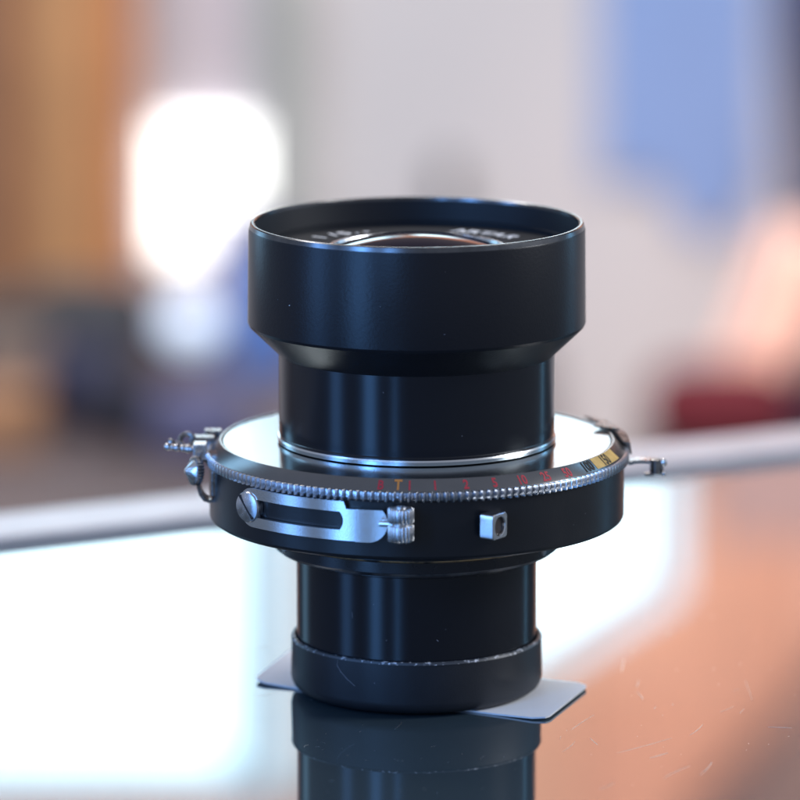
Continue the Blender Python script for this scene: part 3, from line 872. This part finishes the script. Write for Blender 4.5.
# ring eye behind the rod
bm = bmesh.new()
c_ = P(187, 440, 0.004)
pts = [c_ + Vector((0.0016 * math.cos(t), 0.002 * math.sin(t) * 0.5, 0.0013 * math.sin(t))) for t in [PI * 0.1 + 1.8 * PI * i / 16 for i in range(17)]]
tube(bm, pts, 0.0006, 10)
link('cable_eye', bm, M['tarnish'], lens)
link('release_arm', box_bm(P(202, 438.5, 0.006), (0.0058, 0.004, 0.0012), None, 0.0003), M['tarnish'], lens, smooth=False)
link('release_arm_foot', box_bm(P(213, 434, 0.012), (0.0040, 0.004, 0.0022), None, 0.0004), M['tarnish'], lens, smooth=False)
# thumb screw seen edge-on
tmx = frame_mat(P(196, 471, -0.010), Vector((-1, -0.5, 0.12)))
ts_ = link('thumb_screw', gear(0.0030, 0.0034, -0.0007, 0.0009, 26, tmx, cham=0.0001), M['tarnish'], lens, angle=50)
bm = bmesh.new(); add_prof(bm, [(0.0026, 0.0009), (0.0022, 0.0014), (0.0012, 0.0022), (0.0005, 0.0028), (0, 0.0029)], tmx, 32)
link('thumb_screw_cone', bm, M['steel'], ts_)
# hook strip
bm = bmesh.new()
seq = [(198, 456), (198.5, 464), (198.5, 476), (199, 486), (201, 493), (205, 498), (210, 499.5), (214, 498)]
strip(bm, [P(a_, b_, -0.008) for a_, b_ in seq], (0, 0.0045, 0), 0.0008)
link('hook_strip', bm, M['tarnish'], lens, angle=60)
link('side_bar', box_bm(P(214.5, 482, -0.011), (0.0014, 0.005, 0.0060), None, 0.0004), M['tarnish'], lens, smooth=False)
link('side_tab', box_bm(P(202, 458.5, -0.006), (0.0042, 0.005, 0.0008), None, 0.0002), M['tarnish'], lens, smooth=False)

# ---------------- right side
bm = bmesh.new()
seq = [(628, 462), (634, 460.5), (642, 460), (650, 460.5), (656, 461)]
strip(bm, [P(a_, b_, 0.002) for a_, b_ in seq], (0, 0.004, 0), 0.0008)
rl = link('release_lever', bm, M['steel_satin'], lens, angle=60)
bm = bmesh.new(); add_prof(bm, [(0, -0.0016), (0.0009, -0.0016), (0.0009, 0.0013), (0.0013, 0.0013), (0.0013, 0.0018), (0.0008, 0.0021), (0, 0.0021)], Matrix.Translation(P(655.5, 467, 0.0)), 24)
link('pivot_pin', bm, M['tarnish'], rl)
link('fork', box_bm(P(656.5, 467, 0.0035), (0.0032, 0.0014, 0.0034), None, 0.0002), M['tarnish'], rl, smooth=False)
link('fork_foot', box_bm(P(649, 474, 0.0), (0.0022, 0.003, 0.0006), None, 0.0002), M['tarnish'], rl, smooth=False)
bm = bmesh.new(); bmesh.ops.create_icosphere(bm, subdivisions=2, radius=0.0009); bmesh.ops.translate(bm, vec=P(663.5, 462.5, 0.0), verts=bm.verts)
link('lever_tip', bm, M['steel'], rl)
bm = bmesh.new(); bmesh.ops.create_icosphere(bm, subdivisions=2, radius=0.0006); bmesh.ops.translate(bm, vec=P(663.5, 474, 0.0), verts=bm.verts)
link('lever_stud', bm, M['steel_satin'], rl)

# index blade that wraps over the dial edge at the far right
bm = bmesh.new(); rows = []
n = 30
for i in range(n + 1):
    th = 92 + 32 * i / n
    zz = zr + 0.0014 - 0.0010 * (1 - min(1, i / 8))
    rr_ = RO + 0.0006
    wdt = 0.0016 + 0.0012 * math.sin(PI * i / n)
    rows.append([bm.verts.new(polar(rr_ + 0.0005, th, zz - 0.0022)), bm.verts.new(polar(rr_, th, zz + 0.0006)), bm.verts.new(polar(rr_ - wdt, th, zz + 0.0010)),
                 bm.verts.new(polar(rr_ - wdt, th, zz + 0.0006)), bm.verts.new(polar(rr_ - 0.0005, th, zz + 0.0001)), bm.verts.new(polar(rr_, th, zz - 0.0022))])
for p_, q_ in zip(rows, rows[1:]):
    for k in range(6): bm.faces.new((p_[k], p_[(k + 1) % 6], q_[(k + 1) % 6], q_[k]))
bm.faces.new(rows[0]); bm.faces.new(rows[-1])
blade = link('index_blade', bm, M['tarnish'], lens, angle=40)
bm = bmesh.new()
tri = [polar(RO - 0.0010, 112, zp_ + 0.0012), polar(RI - 0.0022, 106, zp_ + 0.0010), polar(RO - 0.0010, 100, zp_ + 0.0008)]
a3 = [bm.verts.new(p_) for p_ in tri]; b3 = [bm.verts.new(p_ - Vector((0, 0, 0.0005))) for p_ in tri]
bm.faces.new(a3); bm.faces.new(b3)
for i in range(3): bm.faces.new((a3[i], a3[(i + 1) % 3], b3[(i + 1) % 3], b3[i]))
link('pointer', bm, M['tarnish'], blade, smooth=False)

# sparse dust specks settled on the black parts
bm = bmesh.new()
rnd = random.Random(3)
for k in range(24):
    zone = rnd.choice([(RHb, 262, 338, 160), (RHb, 262, 338, 160), (RN, 385, 440, 130), (RL, 590, 645, 112), (RC, 672, 705, 116), (RC, 672, 705, 116), (RD, 512, 545, 195)])
    p_ = on_cyl(417.5 + rnd.uniform(-1, 1) * zone[3] * 0.94, rnd.uniform(zone[1], zone[2]), zone[0])
    nrm = Vector((p_.x, p_.y, 0)).normalized()
    m_ = frame_mat(p_, nrm) @ Matrix.Rotation(rnd.uniform(0, 6.28), 4, 'Z')
    a_ = rnd.uniform(0.00003, 0.00009); b_ = a_ * rnd.choice([1, 1, 1.6, 4])
    vs_ = [bm.verts.new(m_ @ Vector((b_ * math.cos(t * PI / 3), a_ * math.sin(t * PI / 3), 0.00001))) for t in range(6)]
    tp = bm.verts.new(m_ @ Vector((0, 0, a_ * 0.6)))
    for t in range(6): bm.faces.new((vs_[t], vs_[(t + 1) % 6], tp))
link('dust_specks', bm, M['dustw'], lens)['kind'] = 'stuff'
